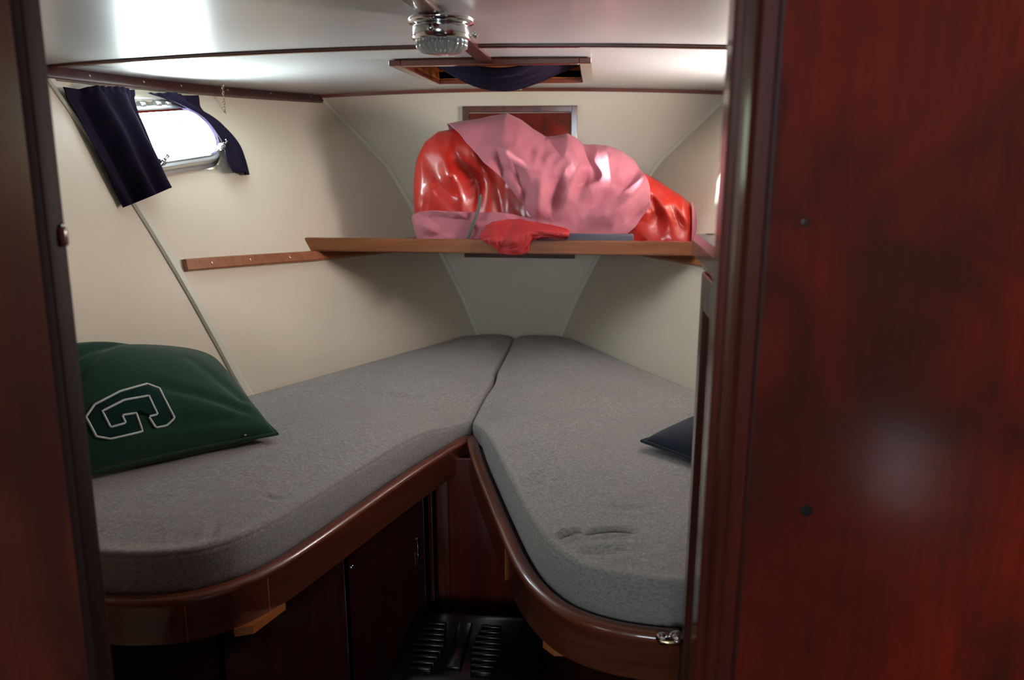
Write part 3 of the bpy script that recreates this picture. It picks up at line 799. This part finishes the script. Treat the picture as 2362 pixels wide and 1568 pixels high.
def section(x, phi, grow=0.0, creases=True, amp=1.0):
    """phi 0 = front foot, pi/2 = crest, pi = back foot"""
    e = endf(x); h_ = (top(x)-ZB)*(.25+.75*e) if e > 0 else .02
    h_ = max(.02, (top(x)-ZB)); dpt = .145*(.25+.75*e)*(.72+.28*h_/.4)
    s_, c_ = sin(phi), cos(phi)
    sg = 1 if c_ >= 0 else -1
    y = YC-sg*abs(c_)**.75*dpt
    z = ZB+h_*(max(0, s_)**.85)
    if s_ <= 0: z = ZB
    if x < XL+.12 and phi < .4: x += .026*(1-phi/.4)**2*(1-(x-XL)/.12)
    P = Vector((x, y, z)); n = Vector((0, -c_*h_, s_*dpt)).normalized()
    g = grow
    if creases:
        q = to_px(P)
        if c_ > -.25:
            for c in CRS: g -= seg_d(q[0], q[1], c)*amp
        rn = 1-abs(noise.noise(Vector((x*7+z*4, z*6-x*3, y*4+2))))*2.2
        rn2 = 1-abs(noise.noise(Vector((x*26-z*9, z*21, 5))))*2.2
        g += amp*(.008*rn+.0025*rn2)*min(1, abs(1-s_)*4+.15)
        g = max(-.026, g) if grow > .012 else max(grow*.45, g)
    return P+n*g
X = lambda px, py=450: aty(px, py, 2.47).x
# red vinyl core
def core(u, v):
    x = XL+(XR-XL)*u; ph = -.02+(pi+.04)*v
    under = sm((x-X(1060)-.25*max(0, 1-abs(ph)/1.5)*.35)/.06)*sm((X(1470)-x)/.05)
    P = section(x, ph, -.034*under if v > .05 else 0, False)
    e = (.012*noise.noise(Vector((x*8, P.z*10, 7)))+.030*abs(noise.noise(Vector((x*11+P.z*7, P.z*7, 2)))))
    q = to_px(P)
    for c in CORE_CR: e -= seg_d(q[0], q[1], c)*.8
    e += .05*exp(-((q[0]-1095)/28)**2-((q[1]-440)/60)**2)
    P.y += e if v < .5 else -e
    if P.z < ZB+.003: P.z = ZB
    return P
bm = bmesh.new(); nu, nv = 150, 50
vs = [[bm.verts.new(core(i/nu, j/nv)) for i in range(nu+1)] for j in range(nv+1)]
for j in range(nv):
    for i in range(nu): bm.faces.new((vs[j][i], vs[j][i+1], vs[j+1][i+1], vs[j+1][i]))
for i in range(nu): bm.faces.new((vs[nv][i], vs[nv][i+1], vs[0][i+1], vs[0][i]))
bm.faces.new([vs[j][0] for j in range(nv+1)]); bm.faces.new([vs[j][nu] for j in range(nv+1)][::-1])
bm_obj('vinyl_core', bm, RED, bd, True)
def cloth(name, xl, xr, p0, p1, grow, mt, nu=190, nv=110, amp=1.0, creases=True):
    """xl, xr: functions of phi giving the cloth's ends in x; p0(u), p1(u): the angles of its lower and far hems"""
    def f(u, v):
        ph = p0(u)+(p1(u)-p0(u))*v
        x = xl(ph)+(xr(ph)-xl(ph))*u
        return section(x, ph, grow+.004*sin(u*9+v*5)*(v < .2), creases, amp)
    return grid(name, f, nu, nv, mt, bd, thick=.0025, off=1)
# main pink cover: diagonal edge at the left, rounded at the right
def xl_main(ph):
    z = ZB+.38*max(0, sin(ph))**.85 if ph < pi/2 else 9
    t_ = min(1, max(0, ph/(pi/2)))
    return interp(t_, [0, .12, .28, .42, .6, .8, 1], [X(1262), X(1240), X(1180), X(1118), X(1075), X(1040), X(1016)]) if ph < pi/2 else X(1016)-.02*min(1, ph-pi/2)
def xr_main(ph):
    t_ = min(1, max(0, ph/(pi/2)))
    return interp(t_, [0, .15, .35, .55, .75, 1], [X(1415), X(1468), X(1502), X(1498), X(1480), X(1462)])
cloth('pink_cover', xl_main, xr_main, lambda u: .10+.06*sin(u*8)*.5, lambda u: pi-.15, (.0165), PINK)
# lower pink part at the left
def xl_low(ph): return XL+.004
def xr_low(ph): return interp(ph, [0, .3, .6], [X(1330), X(1240), X(1130)])
cloth('pink_underlay', xl_low, xr_low, lambda u: -.0, lambda u: interp(u, [0, .3, .55, 1], [.30, .26, .24, .22]), .007, PINK, 110, 36, .9)
# right end pink flap
def xr_end(ph): return XR-.002
cloth('pink_end_flap', lambda ph: XR-.028, xr_end, lambda u: .1, lambda u: 1.3, .008, PINK, 14, 40, .4, False)
# webbing strap
sp = []
for k in range(24):
    ph = .02+.36*k/23; sp.append(section(X(1074)+(X(1110)-X(1074))*sin(k/23*pi/2), ph, .017, False))
tube('strap', sp, .0055, GREYPL, bd, 8)
# red cloth tongue that hangs over the shelf lip
def tongue(u, v):
    tp = [(1105, 548), (1128, 518), (1180, 506), (1235, 514), (1312, 532)]
    bt = [(1122, 556), (1148, 575), (1160, 585), (1212, 582), (1232, 552), (1312, 546)]
    TX = pinterp(u, [0, .2, .5, .75, 1], [p[0] for p in tp]); TY = pinterp(u, [0, .2, .5, .75, 1], [p[1] for p in tp])
    BX = pinterp(u, [0, .15, .3, .55, .7, 1], [p[0] for p in bt]); BY = pinterp(u, [0, .15, .3, .55, .7, 1], [p[1] for p in bt])
    qx, qy = TX+(BX-TX)*v, TY+(BY-TY)*v
    y = 2.438-.052*sm(v*1.6)-.012*sin(pi*v)*sin(pi*u)
    y += .006*noise.noise(Vector((u*7, v*4, 1)))+.005*sin(u*17+v*4)+.006*abs(noise.noise(Vector((u*9+v*5, v*6-u*3, 4))))
    return aty(qx, qy, min(y, 2.397) if v > .45 else y)
grid('red_tongue', tongue, 70, 36, REDM, bd, thick=.012, off=0)
# slate grey flat pouch lying beside the lip under the bundle
bm = bmesh.new(); a = aty(1305, 545, 2.44); b = aty(1462, 545, 2.44)
add_box(bm, (a.x, 2.431, 1.1135), (b.x, 2.452, 1.169), .006, 3)
o = bm_obj('flat_pouch', bm, SLATE, None, True); tag(o, 'slate grey flat pouch tucked under the pink bundle behind the shelf lip', 'pouch')

# ------------------------------------------------------------------ aft bulkhead with its doorway
YBk = .70
xo0 = aty(150, 500, YBk+.018).x-.007; xo1 = aty(1665, 500, YBk).x
bm = bmesh.new(); add_box(bm, (-1.25, YBk, 0), (xo0-.012, YBk+.025, 1.66)); bm_obj('wall_aft_port', bm, JAMB, None, False, 'structure')
bm = bmesh.new(); add_box(bm, (xo1+.040, YBk, 0), (1.25, YBk+.025, 1.66)); bm_obj('wall_aft_starboard', bm, FIGURED, None, False, 'structure')
box('wall_aft_header', (-1.25, YBk, 1.66), (1.25, YBk+.025, 2.0), JAMB, kind='structure')
box('trim_%d' % tn, (xo0-.012, YBk-.002, 0), (xo0, YBk+.026, 1.66), EDGEWOOD, bevel=.003, kind='structure'); tn += 1
for nm_ in ('wall_aft_port', 'trim_%d' % (tn-1)):      # the port jamb leans a little
    for v in bpy.data.objects[nm_].data.vertices: v.co.x += (v.co.z-1.30)*.022
# starboard casing: reveal, round bead, flat and groove, as one moulded length
def cas(x): return xo1+x
prof = [(0, .030), (0, .001), (.003, -.001), (.007, -.001), (.008, -.008), (.011, -.014), (.015, -.016), (.019, -.013), (.021, -.006), (.023, -.003), (.035, -.003), (.036, .001), (.038, .002), (.040, .002), (.040, .030)]
bm = bmesh.new(); lo = [bm.verts.new((cas(a), YBk+b, 0)) for a, b in prof]; hi = [bm.verts.new((cas(a), YBk+b, 1.66)) for a, b in prof]
for i in range(len(prof)): j = (i+1) % len(prof); bm.faces.new((lo[i], lo[j], hi[j], hi[i]))
bm.faces.new(lo[::-1]); bm.faces.new(hi)
bm_obj('trim_%d' % tn, bm, DOORCASE, None, False, 'structure'); tn += 1
# groove bead along the panel
box('trim_%d' % tn, (cas(.0375), YBk-.0005, 0), (cas(.0405), YBk+.004, 1.66), DARKWOOD, kind='structure'); tn += 1
ws = bpy.data.objects['wall_aft_starboard']
for (px, py, r) in ((1860, 1177, .0058), (1858, 513, .0040)):
    p = aty(px, py, YBk)
    lathe('screw_hole' if r > .005 else 'plug', [(r, 0), (r, .0006), (r*.8, .0008), (0, .0008)], BLACK if r > .005 else DARKWOOD, ws, 20, Matrix.Translation((p.x, YBk, p.z)) @ Matrix.Rotation(pi/2, 4, 'X'))
# latch on the port jamb
p = aty(150, 545, YBk+.01)
t = thing('door_catch', 'small catch on the edge of the left door jamb', 'catch', (xo0, YBk+.02, p.z))
box('keeper', (xo0-.001, YBk+.014, p.z-.011), (xo0+.005, YBk+.024, p.z+.008), MAHOG, t, bevel=.003)
lathe('pin', [(.0022, 0), (.003, .0015), (.002, .003), (0, .0035)], CHROME, t, 14, Matrix.Translation((xo0+.0028, YBk+.019, p.z+.008)))

# ------------------------------------------------------------------ side locker on the starboard side, seen edgewise through the doorway
lk = thing('side_locker', 'mahogany side locker with framed panel and shelf-top fiddle beside the right bunk', 'locker', (.5, .92, 0))
X0 = .430
bm = bmesh.new()
add_box(bm, (X0, 1.072, 0), (X0+.020, 1.100, 1.245), .0015, 1)
add_box(bm, (X0, .745, 0), (X0+.020, .80, 1.245), .0015, 1)
add_box(bm, (X0, .80, 1.195), (X0+.020, 1.072, 1.245), .0015, 1)
add_box(bm, (X0, .80, 0), (X0+.020, 1.072, .10), .0015, 1)
bm_obj('face_frame', bm, MAHOG, lk)
box('face_panel', (X0+.008, .80, .10), (X0+.016, 1.072, 1.195), MAHOG, lk)
box('end_board', (X0+.020, 1.085, 0), (.80, 1.100, 1.245), MAHOG, lk)
box('top_board', (X0+.02, .745, 1.235), (.88, 1.085, 1.250), MAHOG, lk)
pf = [(-.018, 0), (-.018, .020), (-.012, .028), (.010, .028), (.014, .020), (.014, -.010), (0, -.022), (-.006, -.010)]
bm = bmesh.new(); P0 = [Vector((X0+.004, 1.112-.37*i/8, 1.268)) for i in range(9)]
add_sweep(bm, P0, [(-a, b) for a, b in pf]); bm_obj('fiddle', bm, MAHOG_H, lk)
P1_ = [Vector((X0+.004+.40*i/8, 1.108, 1.268)) for i in range(9)]
bm = bmesh.new(); add_sweep(bm, P1_, [(-a, b) for a, b in pf]); bm_obj('fiddle', bm, MAHOG_H, lk)
# hook and eye where the rail meets the locker
t = thing('hook_latch', 'small brass hook and eye where the right bunk rail meets the locker', 'latch', (.41, 1.08, .66))
q = atz(1560, 1450, .672)
yr = pathR[-1].y-.018
lathe('eye_plate', [(.013, 0), (.013, .002), (.008, .004), (.004, .010), (.006, .013), (0, .015)], CHROME, t, 16, Matrix.Translation((X0-.008, yr-.002, .672)) @ Matrix.Rotation(pi/2, 4, 'X') )
lathe('eye_plate', [(.010, 0), (.010, .002), (.005, .004), (.004, .010), (.006, .013), (0, .015)], CHROME, t, 16, Matrix.Translation((X0-.030, yr-.001, .670)) @ Matrix.Rotation(pi/2, 4, 'X') )
tube('hook', [Vector((X0-.006+(-.026)*k/8, yr-.014-.002*sin(pi*k/8), .672)) for k in range(9)], .0025, BRASS, t)
# small dark tin with a green patch on the locker top
p = aty(1640, 537, 1.20)
t = thing('storage_tin', 'small dark tin with green patch on top of the side locker', 'tin', (.50, 1.0, 1.25))
box('tin_body', (.470, .97, 1.2505), (.57, 1.06, 1.312), BLACKPL, t, bevel=.004)
box('tin_label', (.4695, .985, 1.285), (.4705, 1.04, 1.303), GREENPL, t)

# ------------------------------------------------------------------ chain and hook hanging from the deckhead
ch0 = hull(512, 178, -1, .07); ch0.z = ceil_z(ch0.x)-.002
t = thing('hanging_chain', 'short fine chain with a hook hanging from the left ceiling edge', 'chain', ch0)
lathe('eye', [(.006, 0), (.006, -.002), (.002, -.004), (0, -.006)], CHAINM, t, 10, Matrix.Translation(ch0))
nl = 11
for k in range(nl):
    c = ch0+Vector((0, 0, -.008-.0075*k)); a = pi/2*(k % 2)+.6
    ring = [c+Vector((cos(a)*.0028*cos(s), sin(a)*.0028*cos(s), .0058*sin(s))) for s in [2*pi*i/10 for i in range(10)]]
    tube('link', ring, .0011, CHAINM, t, 5, True)
c = ch0+Vector((0, 0, -.008-.0075*nl))
tube('hook', [c+Vector((.0, .0, .004)), c+Vector((.001, 0, -.010))]+[c+Vector((.009*cos(s)+.001-.0, 0, -.020+.009*sin(s))) for s in [pi/2+.2-i*.42 for i in range(10)]], .0013, CHAINM, t, 6)

# ------------------------------------------------------------------ black slotted bin on the sole between the bunks
t = thing('vented_bin', 'black plastic bin with slotted lid on the floor between the bunks', 'bin', (.02, 1.52, 0))
def rr(hx, hy, r, cx=.018, cy=1.555, n=6):
    out = []
    for qx, qy, a0 in ((1, 1, 0), (-1, 1, pi/2), (-1, -1, pi), (1, -1, 3*pi/2)):
        for k in range(n+1):
            a = a0+pi/2*k/n; out.append((cx+qx*(hx-r)+r*cos(a), cy+qy*(hy-r)+r*sin(a)))
    return out
def loft(name, levels, mt, par):
    bm = bmesh.new(); rs = []
    for (hx, hy, r, z) in levels: rs.append([bm.verts.new((x, y, z)) for x, y in rr(hx, hy, r)])
    for A, B in zip(rs, rs[1:]):
        for i in range(len(A)): j = (i+1) % len(A); bm.faces.new((A[i], A[j], B[j], B[i]))
    bm.faces.new(rs[0][::-1]); bm.faces.new(rs[-1])
    return bm_obj(name, bm, mt, par, True)
o = loft('body', [(.145, .125, .03, .0), (.150, .130, .03, .006), (.160, .140, .035, .26)], BLACKPL, t)
o = loft('lid', [(.163, .143, .035, .262), (.168, .148, .038, .268), (.168, .148, .038, .290), (.160, .140, .04, .304), (.135, .118, .035, .312)], BLACKPL, t)
o.data.set_sharp_from_angle(angle=radians(30))
for cx_, n_ in ((-.072, 9), (.060, 9)):
    for k in range(n_):
        y = 1.455+.021*k
        box('slat', (cx_-.036+.003*abs(k-4), y, .309), (cx_+.036-.003*abs(k-4), y+.011, .322), BLACKPL, t, bevel=.003)
box('lid_handle', (-.022, 1.47, .310), (.014, 1.64, .320), BLACKPL, t, bevel=.004)

# ------------------------------------------------------------------ saloon behind the photographer, plain lining that holds the daylight in
box('wall_saloon_port', (-1.32, -2.6, 0), (-1.27, YBk+.3, 2.05), SALOON, kind='structure')
box('wall_saloon_starboard', (1.27, -2.6, 0), (1.32, YBk+.3, 2.05), SALOON, kind='structure')
box('wall_saloon_aft', (-1.32, -2.65, 0), (1.32, -2.6, 2.05), SALOON, kind='structure')
box('ceiling_saloon', (-1.32, -2.65, 2.0), (1.32, YBk+.025, 2.05), SALOON, kind='structure')
